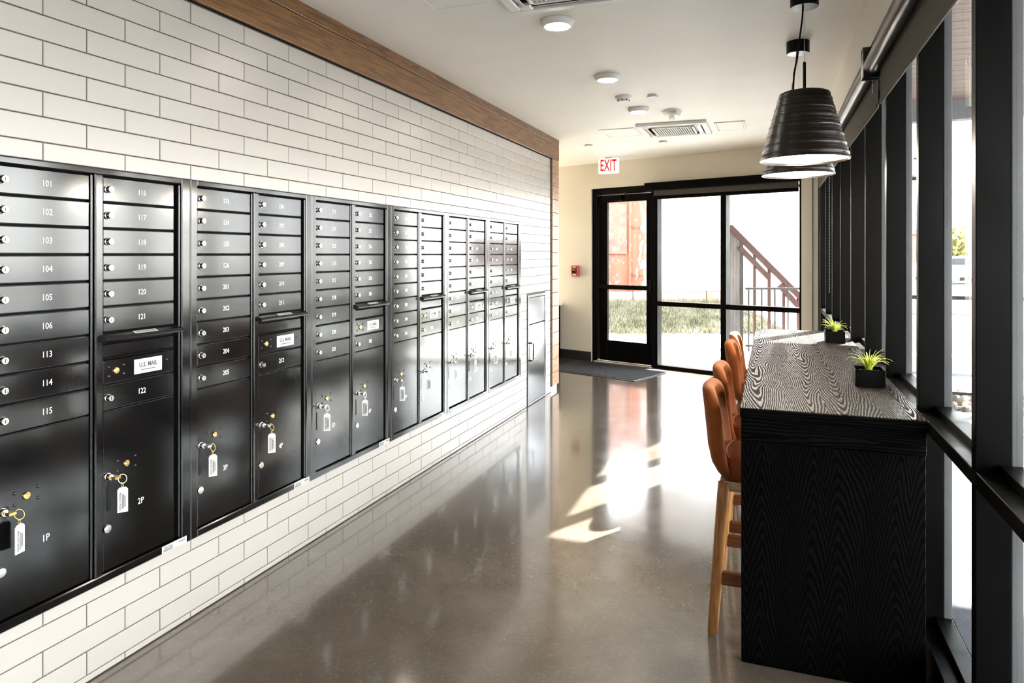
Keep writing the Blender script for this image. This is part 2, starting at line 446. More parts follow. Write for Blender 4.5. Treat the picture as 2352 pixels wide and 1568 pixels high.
# lettering: real text outlines turned into thin solid meshes
TXT = {}
WALLROT = Euler((PI / 2, 0, PI / 2)).to_matrix().to_4x4()      # reads along +y, faces +x
FACEY = Euler((PI / 2, 0, 0)).to_matrix().to_4x4()             # reads along +x, faces -y
def text_mesh(txt, h, m, M=WALLROT, sx=.85, depth=.0004, bold=0.):
    key = (txt, h, m, sx, tuple(map(tuple, M)))
    if key in TXT: return TXT[key]
    cu = bpy.data.curves.new('lettering', 'FONT'); cu.body = txt; cu.size = h / .72; cu.align_x = 'CENTER'; cu.align_y = 'CENTER'
    cu.extrude = depth; cu.resolution_u = 2; cu.offset = bold
    o = bpy.data.objects.new('lettering', cu); COL.objects.link(o)
    dg = bpy.context.evaluated_depsgraph_get(); me = bpy.data.meshes.new_from_object(o.evaluated_get(dg))
    bpy.data.objects.remove(o); bpy.data.curves.remove(cu)
    me.transform(M @ Matrix.Diagonal((sx, 1, 1, 1)))
    me.materials.clear(); me.materials.append(MATS[m]); me.name = 'lettering'
    TXT[key] = me; return me

# ================================================================== ROOM SHELL
# floor
fl = MB(); fl.box(-4.6, .62, -3.6, 10.4, -.12, 0); struct(fl.obj('floor', 'polished_concrete'), 'polished grey brown concrete floor with hairline cracks')
# ceiling with the dropped soffit along the window wall
c = MB(); c.box(-4.6, .445, -3.6, 10.4, CEIL, CEIL + .15); c.box(.445, .68, -3.6, 10.4, 2.45, CEIL + .15)
struct(c.obj('ceiling', 'ceiling_paint'), 'flat white ceiling with a dropped edge beside the tall windows')
# wall behind the viewer and the recess beyond the tiled wall
b = MB(); b.box(-4.6, .68, -3.75, -3.6, 0, CEIL); struct(b.obj('wall_back', 'beige_paint'))
b = MB(); b.box(-4.75, -4.6, -3.6, 10.4, 0, CEIL); struct(b.obj('wall_recess', 'beige_paint'))

# ---- left wall: backing with openings for mailboxes and the steel bin, tiles on it
Y0, UW, NU = 1.382, .787, 6
MB_Y1 = Y0 + UW * NU + .02
MZ0, MZ1 = .319, 1.766
BY0, BY1, BZ1 = 6.33, 6.90, 1.072
TY0, TY1 = .66, 7.085
wall = MB()
xb0, xb1 = D - .16, D - .008
wall.box(xb0, xb1, -3.6, Y0, 0, CEIL); wall.box(xb0, xb1, Y0, MB_Y1, 0, MZ0); wall.box(xb0, xb1, Y0, MB_Y1, MZ1, CEIL)
wall.box(xb0, xb1, MB_Y1, BY0, 0, CEIL); wall.box(xb0, xb1, BY0, BY1, BZ1, CEIL); wall.box(xb0, xb1, BY1, 7.34, 0, CEIL)
wall_left = struct(wall.obj('wall_left', 'grout'), 'long wall of white stacked tiles in running bond')
PZ, PY, GR = .0818, .3043, .0040
holes = [(Y0, MB_Y1, MZ0, MZ1), (BY0 - .012, BY1 + .012, -1, BZ1 + .012)]
def clip_tile(y0, y1, z0, z1):
    y0, y1, z0, z1 = max(y0, TY0), min(y1, TY1), max(z0, .004), min(z1, 2.484)
    out = [(y0, y1, z0, z1)]
    for h in holes:
        nxt = []
        for a in out:
            if a[1] <= h[0] or a[0] >= h[1] or a[3] <= h[2] or a[2] >= h[3]: nxt.append(a); continue
            if a[3] > h[3]: nxt.append((a[0], a[1], h[3] + .002, a[3]))
            if a[2] < h[2]: nxt.append((a[0], a[1], a[2], h[2] - .002))
            zz0, zz1 = max(a[2], h[2]), min(a[3], h[3])
            if a[0] < h[0]: nxt.append((a[0], h[0] - .002, zz0, zz1))
            if a[1] > h[1]: nxt.append((h[1] + .002, a[1], zz0, zz1))
        out = nxt
    return [a for a in out if a[1] - a[0] > .008 and a[3] - a[2] > .006]
tiles = []
for n in range(-23, 9):
    zb = 1.826 + PZ * n
    for k in range(-5, 20):
        yb = (1.575 if n % 2 else 1.728) + PY * k
        tiles += clip_tile(yb + GR / 2, yb + PY - GR / 2, zb + GR / 2, zb + PZ - GR / 2)
def proj(x, y, z):
    p = Vector((x, y, z - CAM_H)); xc = p.dot(CR); d = p.dot(CF)
    return (1176 + 1600 * xc / d, 584 - 1600 * p.z / d) if d > .1 else (-1e5, 0)
def vis(a):
    q = [proj(D, y, z) for y in a[:2] for z in a[2:]]
    xs = [min(max(u[0], 0), 2352) for u in q]; ys = [min(max(u[1], 0), 1568) for u in q]
    return (max(xs) - min(xs)) * (max(ys) - min(ys))
tiles.sort(key=vis, reverse=True)
tm = {}; rest = MB()
for i, (y0, y1, z0, z1) in enumerate(tiles):
    w, h = round(y1 - y0, 4), round(z1 - z0, 4)
    if i < 300:
        if (w, h) not in tm: tm[(w, h)] = MB().cham(-.008, 0, -w / 2, w / 2, -h / 2, h / 2, .0016).mesh('tile', 'tile')
        put('tile', tm[(w, h)], wall_left, (D + rnd.uniform(-.0005, .0005), (y0 + y1) / 2, (z0 + z1) / 2))
    else: rest.cham(D - .008, D, y0, y1, z0, z1, .0016)
o = rest.obj('tile_field', 'tile', wall_left); o['kind'] = 'stuff'

# ---- oak beam under the ceiling (two rows of boards) and the boarded post at the end of the tiles
beam = MB().box(D - .004, D + .004, -3.6, 7.335, 2.486, CEIL).obj('trim_1', 'black_gap'); struct(beam, 'brown oak boards along the top of the tiled wall')
for zz, joints in (((2.489, 2.640), (-3.6, -1.2, .55, 4.42, 7.335)), ((2.645, CEIL - .001), (-3.6, -.2, 2.0, 5.3, 7.335))):
    for a, e in zip(joints, joints[1:]):
        MB().cham(D + .004, D + .022, a + .0012, e - .0012, zz[0], zz[1], .002).obj('plank', 'oak_beam', beam)
post = MB().box(D - .14, D + .004, 7.102, 7.33, .055, 2.486).obj('trim_2', 'black_gap'); struct(post, 'post of short stacked oak boards at the end of the tiles')
npl = 17; ph = (2.484 - .056) / npl
for i in range(npl):
    MB().cham(D + .004, D + .018, 7.104, 7.338, .056 + ph * i + .002, .056 + ph * (i + 1) - .002, .002).obj('plank', 'oak_post', post)
struct(MB().box(D - .14, D - .004, 7.105, 7.33, 0, .054).obj('baseboard_post', 'white_trim'))

# ---- far wall, skewed, with the door and the glazed bays cut out
def fbox(mb, s0, s1, o0, o1, z0, z1): return mb.box(s0, s1, o0, o1, z0, z1, lambda v: F(v.x, v.y, v.z))
def fbev(mb, s0, s1, o0, o1, z0, z1, cc): return mb.bevel(s0, s1, o0, o1, z0, z1, cc, lambda v: F(v.x, v.y, v.z))
w = MB(); fbox(w, 2.985, 4.9, 0, .18, 0, CEIL); fbox(w, -.05, 2.985, 0, .18, 2.365, CEIL); fbox(w, -.05, .185, 0, .18, 0, 2.365)
struct(w.obj('wall_far', 'beige_paint'), 'beige painted end wall around the glass door')
w = MB(); fbox(w, .055, .168, -.045, 0, 0, 2.36); struct(w.obj('trim_3', 'beige_paint'), 'narrow beige corner pilaster beside the glazing')
w = MB(); fbox(w, .0, .050, -.02, 0, 0, 2.36); struct(w.obj('trim_4', 'white_trim'))
w = MB(); fbev(w, 2.985, 4.9, -.014, 0, 0, .125, .003); struct(w.obj('baseboard_far', 'black_rubber'), 'black rubber baseboard on the end wall')

door = sempty('door_1', F(2.5, .08, 0)); dl = door.location.copy()
def dpart(name, m, parent, *boxes, bev=.003, smooth=None):
    mb = MB()
    for q in boxes: mb.bevel(*q, bev, lambda v: F(v.x, v.y, v.z) - dl)
    return mb.obj(name, m, parent, smooth=smooth)
door['label'] = 'black framed glass exit door with a push bar'
dpart('door_frame', 'black_aluminium', door, (2.905, 2.983, .02, .14, 0, 2.363), (2.032, 2.075, .02, .14, 0, 2.363), (2.075, 2.905, .02, .14, 2.275, 2.363))
leaf = dpart('door_leaf', 'black_aluminium', door, (2.765, 2.898, .06, .105, .022, 2.268), (2.08, 2.167, .06, .105, .022, 2.268), (2.167, 2.765, .06, .105, 2.172, 2.268), (2.167, 2.765, .06, .105, .022, .298))
dpart('pane', 'clear_glass', leaf, (2.160, 2.772, .079, .085, .29, 2.18), bev=.0005)
dpart('panic_bar', 'black_aluminium', leaf, (2.10, 2.87, .008, .036, .995, 1.055), (2.80, 2.90, .02, .06, .985, 1.065), (2.085, 2.135, .012, .06, .97, 1.13), bev=.008)
dpart('lock_rail', 'black_aluminium', leaf, (2.09, 2.14, .045, .062, .80, 1.13), bev=.004)
dpart('door_closer', 'black_aluminium', leaf, (2.53, 2.81, .01, .06, 2.188, 2.262), bev=.006)
cl = dpart('closer_arm', 'dark_steel', leaf, (2.45, 2.80, .005, .02, 2.272, 2.286), (2.44, 2.47, .0, .03, 2.265, 2.292), bev=.003)
dpart('hinge_rod', 'black_aluminium', door, (2.896, 2.912, .045, .062, .03, 2.26), bev=.004)
dpart('threshold', 'silver', door, (2.05, 2.93, -.03, .14, 0, .016), bev=.004)

win = sempty('window_2', F(1.1, .08, 0)); dl = win.location.copy(); win['label'] = 'black framed glazed bays beside the exit door'
dpart('window_frame', 'black_aluminium', win, (.187, .213, .02, .14, 0, 2.363), (.213, 2.03, .02, .14, 2.29, 2.363), (.213, 2.03, .02, .14, 0, .045))
dpart('mullion', 'black_aluminium', win, (1.068, 1.138, .02, .14, .045, 2.29))
dpart('mullion', 'black_aluminium', win, (1.985, 2.030, .02, .14, .045, 2.29))
for s0, s1 in ((.213, 1.068), (1.138, 1.985)):
    dpart('rail', 'black_aluminium', win, (s0, s1, .02, .14, .805, .862))
    dpart('pane', 'clear_glass', win, (s0 - .004, s1 + .004, .088, .094, .04, .81), bev=.0005)
    dpart('pane', 'clear_glass', win, (s0 - .004, s1 + .004, .088, .094, .857, 2.295), bev=.0005)
rs = thing('roller_shade', 'black headbox and raised mesh shade over the glazed bays beside the exit door', 'blind', F(1.15, 0, 2.28), group='roller shades over the windows'); dl = rs.location.copy()
dpart('headbox', 'black_aluminium', rs, (.19, 2.12, -.085, -.001, 2.283, 2.383), bev=.006)
dpart('fabric', 'shade_fabric', rs, (.216, 2.028, .004, .007, 2.215, 2.29), bev=.0005)
dpart('hem_bar', 'black_aluminium', rs, (.216, 2.028, -.004, .014, 2.172, 2.216), bev=.004)

# ---- right window wall
win1 = sempty('window_1', (.5, 2.0, 0)); win1['label'] = 'long wall of tall windows with deep black mullions'
X0, XG, X1 = .5, .575, .612
mY = [2.134 + .742 * k for k in range(-8, 9)]
mcap = MB().bevel(.079, .105, -.021, .021, 0, 2.45, .002).mesh('mullion_cap', 'pale_steel')
mm = MB().bevel(0, .078, -.021, .021, 0, 2.45, .002).mesh('mullion', 'black_aluminium')
bay = mY[1] - mY[0] - .042
ms = MB().bevel(0, .105, -bay / 2, bay / 2, .858, .902, .002).bevel(.05, .105, -bay / 2, bay / 2, .902, .925, .002).mesh('rail', 'black_aluminium')
mbm = MB().bevel(0, .10, -bay / 2, bay / 2, 0, .15, .003).bevel(.05, .105, -bay / 2, bay / 2, .15, .175, .002).mesh('bottom_rail', 'black_aluminium')
mh = MB().bevel(0, .10, -bay / 2, bay / 2, 2.37, 2.45, .003).mesh('head_rail', 'black_aluminium')
gu = MB().box(-.003, .003, -bay / 2 - .004, bay / 2 + .004, .92, 2.375).mesh('pane', 'clear_glass')
gd = MB().box(-.003, .003, -bay / 2 - .004, bay / 2 + .004, .17, .862).mesh('pane', 'clear_glass')
for i, y in enumerate(mY):
    q = put('mullion', mm, win1, (0, y - 2, 0)); put('mullion_cap', mcap, q)
    if i + 1 < len(mY):
        yc = y + .371 - 2
        put('rail', ms, win1, (0, yc, 0)); put('bottom_rail', mbm, win1, (0, yc, 0)); put('head_rail', mh, win1, (0, yc, 0))
        put('pane', gu, win1, (XG - X0, yc, 0)); put('pane', gd, win1, (XG - X0, yc, 0))
MB().bevel(0, .112, mY[-1] + .021 - 2, 8.42 - 2, 0, 2.45, .003).obj('mullion', 'black_aluminium', win1)

segs = [(-3.3, 1.10), (1.12, 3.69), (3.72, 6.28), (6.31, 8.10)]
slab = ['long raised roller shade over the nearest tall windows', 'raised dark mesh roller shade above the nearer bar table end', 'raised dark mesh roller shade above the bar table plants', 'short raised roller shade at the far end of the tall windows']
for (a, e), lb in list(zip(segs, slab))[1:]:
    t = thing('roller_shade', lb, 'blind', (.46, (a + e) / 2, 2.17), group='roller shades over the windows'); h = (e - a) / 2
    MB().lathe([(.036, -h + .02), (.036, h - .02)], 18, Matrix.Translation((-.012, 0, .185)), 'y').obj('tube', 'shade_tube', t, smooth=40)
    MB().box(.023, .026, -h + .03, h - .03, .012, .21).obj('fabric', 'shade_fabric', t)
    MB().bevel(.018, .031, -h + .03, h - .03, 0, .022, .004).obj('hem_bar', 'shade_fabric', t)
    for yy in (-h + .004, h - .016): MB().bevel(-.05, .034, yy, yy + .012, .13, .278, .004).obj('bracket', 'black_trim', t)
    ch = MB()
    for k in range(4 if a < 4 else 46):
        z = .16 - k * .026
        for dx in (0,): ch.bevel(dx - .0011, dx + .0008, -h + .021, -h + .0226, z - .010, z + .010, .0004)
    o = ch.obj('bead_chain', 'white_plastic', t); o['kind'] = 'stuff'

# ================================================================== MAILBOXES
COLS = [[['101', '102', '103', '104', '105', '106', '113', '114', '115'], ['116', '117', '118', '119', '120', '121', '122']],
        [['123', '124', '125', '126', '201', '202', '203', '204', '205'], ['206', '207', '208', '209', '210', '211', '212']],
        [['213', '214', '215', '216', '217', '218', '219', '220', '221'], ['222', '223', '224', '225', '226', '301', '302']],
        [['303', '304', '305', '306', '307', '308', '309', '310', '311'], ['312', '313', '314', '315', '316', '317', '318']],
        [['319', '320', '321', '322', '323', '324', '325', '401', '402'], ['403', '404', '405', '406', '407', '408', '409']],
        [['410', '411', '412', '413', '414', '415', '416', '417', '418'], ['419', '420', '421', '422', '423', '424', '425']]]
DW, RP, ZT = .309, .0916, 1.740 - MZ0              # door width, row pitch, top of the doors above the cabinet's base
dmesh = MB().cham(-.012, .006, -DW / 2, DW / 2, -RP / 2 + .003, RP / 2 - .003, .003).mesh('mailbox_door', 'black_coat')
PH = .915 - .352                                    # parcel door height
pmesh = MB().cham(-.012, .006, -DW / 2, DW / 2, -PH / 2 + .003, PH / 2, .003).mesh('parcel_door', 'black_coat')
def lock_mesh():
    return MB().lathe([(.0135, 0), (.0135, .004), (.0115, .005), (.0115, .017), (.0100, .0195), (.0072, .0195), (.0066, .0185), (.0015, .0185)], 16, None, 'x').mesh('lock', 'chrome', 35)
lk = lock_mesh()
slot = MB().box(0, .0006, -.0012, .0012, -.0055, .0055).mesh('keyway', 'ink')
knob = MB().lathe([(.0150, 0), (.0150, .005), (.0135, .007), (.001, .0072)], 18, None, 'x').mesh('pull_knob', 'chrome', 35)
brs = MB().lathe([(.0115, 0), (.0115, .004), (.0095, .0055), (.001, .0058)], 16, None, 'x').box(.0058, .0066, -.006, .006, -.0012, .0012).mesh('brass_lock', 'brass', 35)
riv = MB().lathe([(.0052, 0), (.0048, .002), (.003, .0036), (.0005, .004)], 10, None, 'x').mesh('rivet', 'black_trim', 60)
hood = MB()
prof = [(0, .027), (.026, .017), (.036, .008), (.035, .003), (.022, -.002), (0, -.003)]
hood.rings([[Vector((x, yy, z)) for x, z in prof] for yy in (-.170, .168)]); hood = hood.mesh('mail_slot_hood', 'black_trim')
stick = MB().box(0, .0008, -.050, .050, -.0085, .0085).mesh('slot_label', 'paper')
usm = MB().box(0, .0008, -.062, .062, -.027, .027).mesh('mail_plate', 'paper')
cert = MB().box(0, .0006, -.060, .060, -.0135, .0135).mesh('sticker', 'paper')
UL = ['black mailbox cabinet with doors 101 to 122, nearest the viewer', 'black mailbox cabinet with doors 123 to 212, second along the tiled wall',
      'black mailbox cabinet with doors 213 to 302, third along the tiled wall', 'black mailbox cabinet with doors 303 to 318, fourth along the tiled wall',
      'black mailbox cabinet with doors 319 to 409, fifth along the tiled wall', 'black mailbox cabinet with doors 410 to 425, beside the steel bin']
TILT = Euler((0, math.radians(-65), 0)).to_matrix().to_4x4()
for u in range(NU):
    y0 = Y0 + UW * u
    t = thing('mailbox_cabinet', UL[u], 'mailbox', (D, y0, MZ0), group='mailbox cabinets set in the tiled wall')
    yend = UW + (.018 if u == NU - 1 else 0)
    MB().box(-.15, -.013, .012, UW - .002, .006, MZ1 - MZ0 - .004).obj('body', 'black_gap', t)
    # frame: rails and stiles in front of the body
    fr = MB(); H = MZ1 - MZ0
    for q in ((0, .036, 0, H), (.366, .398, .030, H - .022), (.742, yend - .0015, 0, H)): fr.cham(-.02, .014, q[0] + .0005, q[1], q[2] + .0005, q[3] - .0005, .004)
    fr.cham(-.02, .0135, .036, .742, H - .024, H - .0005, .004); fr.cham(-.02, .0135, .036, .742, .0005, .031, .004)
    fr.obj('frame', 'black_coat', t)
    for ya in (.352, .730):
        MB().bevel(-.012, .011, ya, ya + .008, .034, H - .026, .0025).obj('hinge_rail', 'black_trim', t)
    for ci, (yc, nums) in enumerate(((.041 + DW / 2, COLS[u][0]), (.402 + DW / 2, COLS[u][1]))):
        row = 0
        for num in nums:
            if ci == 1 and row == 6:
                zc = ZT - 6.5 * RP
                h = put('mail_slot_hood', hood, t, (.004, yc, zc + .018))
                put('slot_label', stick, h, (.0205, .006, .0206)).rotation_euler = (0, math.radians(-65), 0)
                o = put('lettering', text_mesh('OUTGOING MAIL', .0092, 'ink'), h, (.0215, .006, .0211)); o.rotation_euler = (0, math.radians(-65), 0)
                MB().cham(-.012, .004, yc - DW / 2, yc + DW / 2, zc - RP / 2 + .004, zc + .006, .003).obj('slot_panel', 'black_coat', t)
                zc = ZT - 7.5 * RP
                pl = put('master_door', dmesh, t, (0, yc, zc))
                q = put('mail_plate', usm, pl, (.0062, .034, .0))
                put('lettering', text_mesh('U.S. MAIL', .0175, 'ink', sx=.82, bold=.00015), pl, (.0074, .034, .004)); put('lettering', text_mesh('THIS BOX PROTECTED BY LAW', .0036, 'ink', sx=.9), pl, (.0074, .034, -.014))
                for a_, b_ in ((-.133, .016), (-.133, -.016), (-.072, .016), (-.072, -.016), (.118, .008)): put('rivet', riv, pl, (.006, a_, b_))
                put('brass_lock', brs, pl, (.006, -.103, 0))
                row = 8
            zc = ZT - (row + .5) * RP
            d = put('mailbox_door', dmesh, t, (0, yc, zc))
            l = put('lock', lk, d, (.006, -DW / 2 + .018, 0)); put('keyway', slot, d, (.0246, -DW / 2 + .018, 0))
            put('number', text_mesh(num, .0205, 'white_paint'), d, (.0062, .006, -.001))
            row += 1
        zc = .915 - MZ0 - PH / 2
        pd = put('parcel_door', pmesh, t, (0, yc, zc))
        L = lambda yy, zz: (.006, yy - (.041 if ci == 0 else .402) - DW / 2 + (0 if ci == 0 else .361), zz - MZ0 - zc)
        put('brass_lock', brs, pd, L(.135, .711))
        for a_, b_ in ((-.037, .018), (-.037, -.018), (.037, .018), (.037, -.018)): put('rivet', riv, pd, L(.135 + a_, .711 + b_))
        put('lock', lk, pd, L(.058, .685)); put('pull_knob', knob, pd, L(.056, .503))
        put('number', text_mesh('%dP' % (2 * u + ci + 1), .0225, 'white_paint'), pd, L(.197, .555))
        # key with ring and tag, left hanging in the parcel lock
        kx = y0 + (.058 if ci == 0 else .419)
        k = thing('key_tag', 'key on a ring with a plastic tag hanging in the lock of locker %dP' % (2 * u + ci + 1), 'key', (D + .030, kx, .685), group='keys left in the parcel lockers')
        kr = Matrix.Translation((.012, .030, -.012)) @ Euler((0, math.radians(72 + rnd.uniform(-12, 8)), math.radians(rnd.uniform(-12, 12)))).to_matrix().to_4x4()
        MB().bevel(-.004, .022, -.0055, .0165, -.005, .004, .001).obj('key', 'brass' if u < 1 else 'chrome', k)
        MB().torus(.0155, .0014, kr, 18, 6).obj('ring', 'brass' if u < 2 else 'chrome', k, smooth=60)
        mb = MB(); mb.torus(.0042, .0010, Matrix.Translation((.010, .032, -.031)) @ Euler((PI / 2, 0, 0)).to_matrix().to_4x4(), 10, 5)
        mb.torus(.0042, .0010, Matrix.Translation((.010, .032, -.038)) @ Euler((0, PI / 2, 0)).to_matrix().to_4x4(), 10, 5)
        mb.obj('chain_link', 'brass' if u < 2 else 'chrome', k, smooth=60)
        rz = math.radians([12, -34, -28, -40, -52, -60, -55, -45, -10, -5, -40, -25][2 * u + ci])
        M = Matrix.Translation((.010, .033, -.043)) @ Euler((0, 0, rz)).to_matrix().to_4x4()
        tg = MB(); q = [(-.0165, -.008), (-.010, 0), (.010, 0), (.0165, -.008), (.0165, -.088), (-.0165, -.088)]
        tg.rings([[M @ Vector((x, yy, z)) for yy, z in q] for x in (-.0016, .0016)]); g = tg.obj('tag', 'clear_plastic', k)
        MB().box(.0017, .0021, -.0125, .0125, -.082, -.016, M).obj('paper_insert', 'paper', g)
        o = put('lettering', text_mesh('POSTAL CUSTOMER', .0062, 'ink', WALLROT @ Matrix.Rotation(PI / 2, 4, 'Z'), .8), g); o.matrix_local = M @ Matrix.Translation((.0023, -.007, -.049))
        for i_ in range(3):
            MB().box(.0021, .0023, -.001 + i_ * .0038, .0008 + i_ * .0038, -.076 + i_ * .004, -.024 - i_ * .003, M).obj('text_line', 'ink', g)
    ct = put('sticker', cert, t, (.0137, .706, .0165))
    put('lettering', text_mesh('USPS-STD-4C', .0062, 'ink', sx=.8), ct, (.0008, -.030, .004)); put('lettering', text_mesh('FLORENCE', .0060, 'ink', sx=.8), ct, (.0008, .036, .003))
    for zz in (-.003, -.008): MB().box(.0006, .0008, -.054, -.008, zz - .0012, zz + .0012).obj('text_line', 'ink', ct)

# ---- stainless steel bin panel in the wall
t = thing('waste_receptacle', 'stainless steel wall bin with flap and handle at the end of the tiles', 'bin', (D, BY0, 0))
bw = BY1 - BY0
f = MB()
for q in ((0, .026, .004, BZ1), (bw - .026, bw, .004, BZ1), (.026, bw - .026, BZ1 - .026, BZ1), (.026, bw - .026, .004, .02)): f.cham(-.14, .010, q[0], q[1], q[2], q[3], .003)
f.obj('frame', 'stainless', t)
MB().box(-.14, -.012, .026, bw - .026, .02, BZ1 - .026).obj('body', 'black_gap', t)
MB().cham(-.012, .004, .029, bw - .029, .786, BZ1 - .029, .003).obj('flap', 'stainless', t)
d = MB().cham(-.012, .004, .029, bw - .029, .022, .778, .003).obj('door', 'stainless', t)
hm = MB(); hm.bevel(.004, .03, .045, .058, .43, .445, .002); hm.bevel(.004, .03, .045, .058, .60, .615, .002)
hm.bevel(.022, .034, .045, .11, .43, .445, .002); hm.bevel(.022, .034, .045, .11, .60, .615, .002); hm.bevel(.022, .034, .097, .110, .43, .615, .002)
hm.obj('handle', 'black_trim', d)

# ================================================================== CEILING FITTINGS
def ceiling_lamp(label, x, y):
    t = thing('ceiling_light', label, 'light', (x, y, CEIL), group='round ceiling lights')
    MB().lathe([(.088, 0), (.092, -.004), (.090, -.014), (.074, -.034), (.068, -.034), (.066, -.028)], 36, None, 'z', cap=False).obj('trim_ring', 'white_plastic', t, smooth=40)
    MB().lathe([(.067, -.030), (.060, -.036), (.040, -.041), (.015, -.043), (.001, -.0432)], 32).obj('diffuser', 'lamp_glow', t, smooth=60)
ceiling_lamp('round white ceiling light nearest the viewer, just past the near air unit', -1.065, 3.57)
ceiling_lamp('second round white ceiling light, before the smoke detector', -1.065, 4.79)
ceiling_lamp('third round white ceiling light, just before the far air unit', -1.055, 5.96)
ceiling_lamp('round white ceiling light above the nearest mailboxes', -1.065, 1.9)
ceiling_lamp('round white ceiling light above the back of the room', -1.065, -.6)
ceiling_lamp('added unseen ceiling light in the recess behind the oak post, brightening the end wall', -3.3, 8.0)  # this and the next: unseen lamps added to brighten the far wall and ceiling
ceiling_lamp('second added unseen ceiling light, deep in the recess behind the tiled wall', -3.3, 6.2)

t = thing('smoke_detector', 'round white smoke detector with vents on the ceiling', 'detector', (-1.089, 5.475, CEIL))
MB().lathe([(.066, 0), (.066, -.010), (.056, -.020), (.050, -.020), (.048, -.030), (.036, -.040), (.001, -.042)], 28).obj('body', 'white_plastic', t, smooth=35)
for k in range(8):
    a = 2 * PI * k / 8; MB().bevel(.040, .049, -.009, .009, -.036, -.026, .002, Matrix.Rotation(a, 4, 'Z')).obj('vent', 'grille_dark', t)
def disc(name, label, x, y, r, h, cat):
    o = MB().lathe([(r * .8, 0), (r * .8, -h * .5), (r, -h * .55), (r * .98, -h), (.001, -h)], 28).obj(name, 'white_plastic', None, (x, y, CEIL), 35); return tag(o, label, cat)
disc('sprinkler_cover', 'flat round white sprinkler cover beside the smoke detector', -.865, 5.51, .045, .018, 'sprinkler')
disc('sprinkler_cover', 'small white disc on the ceiling behind the far air unit', -1.106, 7.77, .05, .02, 'sprinkler')
disc('sprinkler_cover', 'small white ceiling disc before the exit sign, near the oak post', -1.943, 7.757, .05, .014, 'sprinkler')
t = thing('fire_strobe', 'white ceiling fire alarm strobe lettered FIRE', 'alarm', (-.803, 6.17, CEIL))
MB().lathe([(.088, 0), (.088, -.006), (.066, -.046), (.001, -.047)], 32).obj('body', 'white_plastic', t, smooth=35)
MB().bevel(-.024, .024, -.02, .02, -.075, -.046, .005).obj('lens', 'clear_plastic', t)
for ch, a in (('F', -20), ('I', -7), ('R', 4), ('E', 17)):
    M = Matrix.Rotation(math.radians(a + 14), 4, 'Z') @ Matrix.Translation((0, -.0805, -.024)) @ Euler((PI / 2 + .48, 0, 0)).to_matrix().to_4x4()
    o = put('lettering', text_mesh(ch, .020, 'ink', Matrix.Identity(4), .8), t); o.matrix_local = M

def cassette(label, yfar, x0, x1, y0, y1):
    cx, cy = (x0 + x1) / 2, (y0 + y1) / 2; wx, wy = (x1 - x0) / 2, (y1 - y0) / 2
    t = thing('air_unit', label, 'air conditioner', (cx, cy, CEIL), group='ceiling air conditioning cassettes')
    f = MB()
    for q in ((-wx, wx, -wy, -wy + .055), (-wx, wx, wy - .055, wy), (-wx, -wx + .055, -wy + .055, wy - .055), (wx - .055, wx, -wy + .055, wy - .055)): f.bevel(q[0], q[1], q[2], q[3], -.028, 0, .006)
    f.box(-wx + .05, wx - .05, -wy + .05, wy - .05, -.006, 0)
    f.obj('frame', 'white_plastic', t)
    bk = MB()
    for sgn in (-1, 1):
        bk.box(-wx + .11, wx - .11, sgn * (wy - .085) - .024, sgn * (wy - .085) + .024, -.012, -.007); bk.box(sgn * (wx - .085) - .024, sgn * (wx - .085) + .024, -wy + .11, wy - .11, -.012, -.007)
    bk.obj('air_outlet', 'black_gap', t)
    for sgn in (-1, 1):
        MB().bevel(-wx + .12, wx - .12, -.012, .012, -.002, .002, .001, Matrix.Translation((0, sgn * (wy - .085), -.022)) @ Euler((math.radians(28 * sgn), 0, 0)).to_matrix().to_4x4()).obj('louver', 'white_plastic', t)
        MB().bevel(-.019, .019, -wy + .12, wy - .12, -.003, .003, .002, Matrix.Translation((sgn * (wx - .085), 0, -.028)) @ Euler((0, math.radians(-28 * sgn), 0)).to_matrix().to_4x4()).obj('louver', 'white_plastic', t)
    for sx in (-1, 1):
        for sy in (-1, 1): MB().bevel(sx * (wx - .09) - .032, sx * (wx - .09) + .032, sy * (wy - .09) - .032, sy * (wy - .09) + .032, -.030, -.006, .006).obj('corner_cap', 'white_plastic', t)
    gx, gy = wx - .13, wy - .13
    g = MB()
    for q in ((-gx, gx, -gy, -gy + .02), (-gx, gx, gy - .02, gy), (-gx, -gx + .02, -gy, gy), (gx - .02, gx, -gy, gy)): g.bevel(*q, -.034, -.006, .003)
    gr = g.obj('grille', 'white_plastic', t)
    MB().box(-gx + .02, gx - .02, -gy + .02, gy - .02, -.011, -.007).obj('filter', 'grille_dark', gr)
    n = 17
    sm = MB().box(-.0035, .0035, -gy + .02, gy - .02, -.030, -.014).mesh('slat', 'white_plastic')
    for k in range(1, n): put('slat', sm, gr, (-gx + .02 + (2 * gx - .04) * k / n, 0, 0))
    if y1 < 5:
        sm = MB().box(-gx + .02, gx - .02, -.0035, .0035, -.030, -.014).mesh('slat', 'white_plastic')
        for k in range(1, 14): put('slat', sm, gr, (0, -gy + .02 + (2 * gy - .04) * k / 14, 0))
cassette('white ceiling air conditioner near the exit door', 0, -1.215, -.555, 6.67, 7.36)
cassette('white ceiling air conditioner at the top edge of the view, above the mailboxes', 0, -1.225, -.545, 2.66, 3.35)
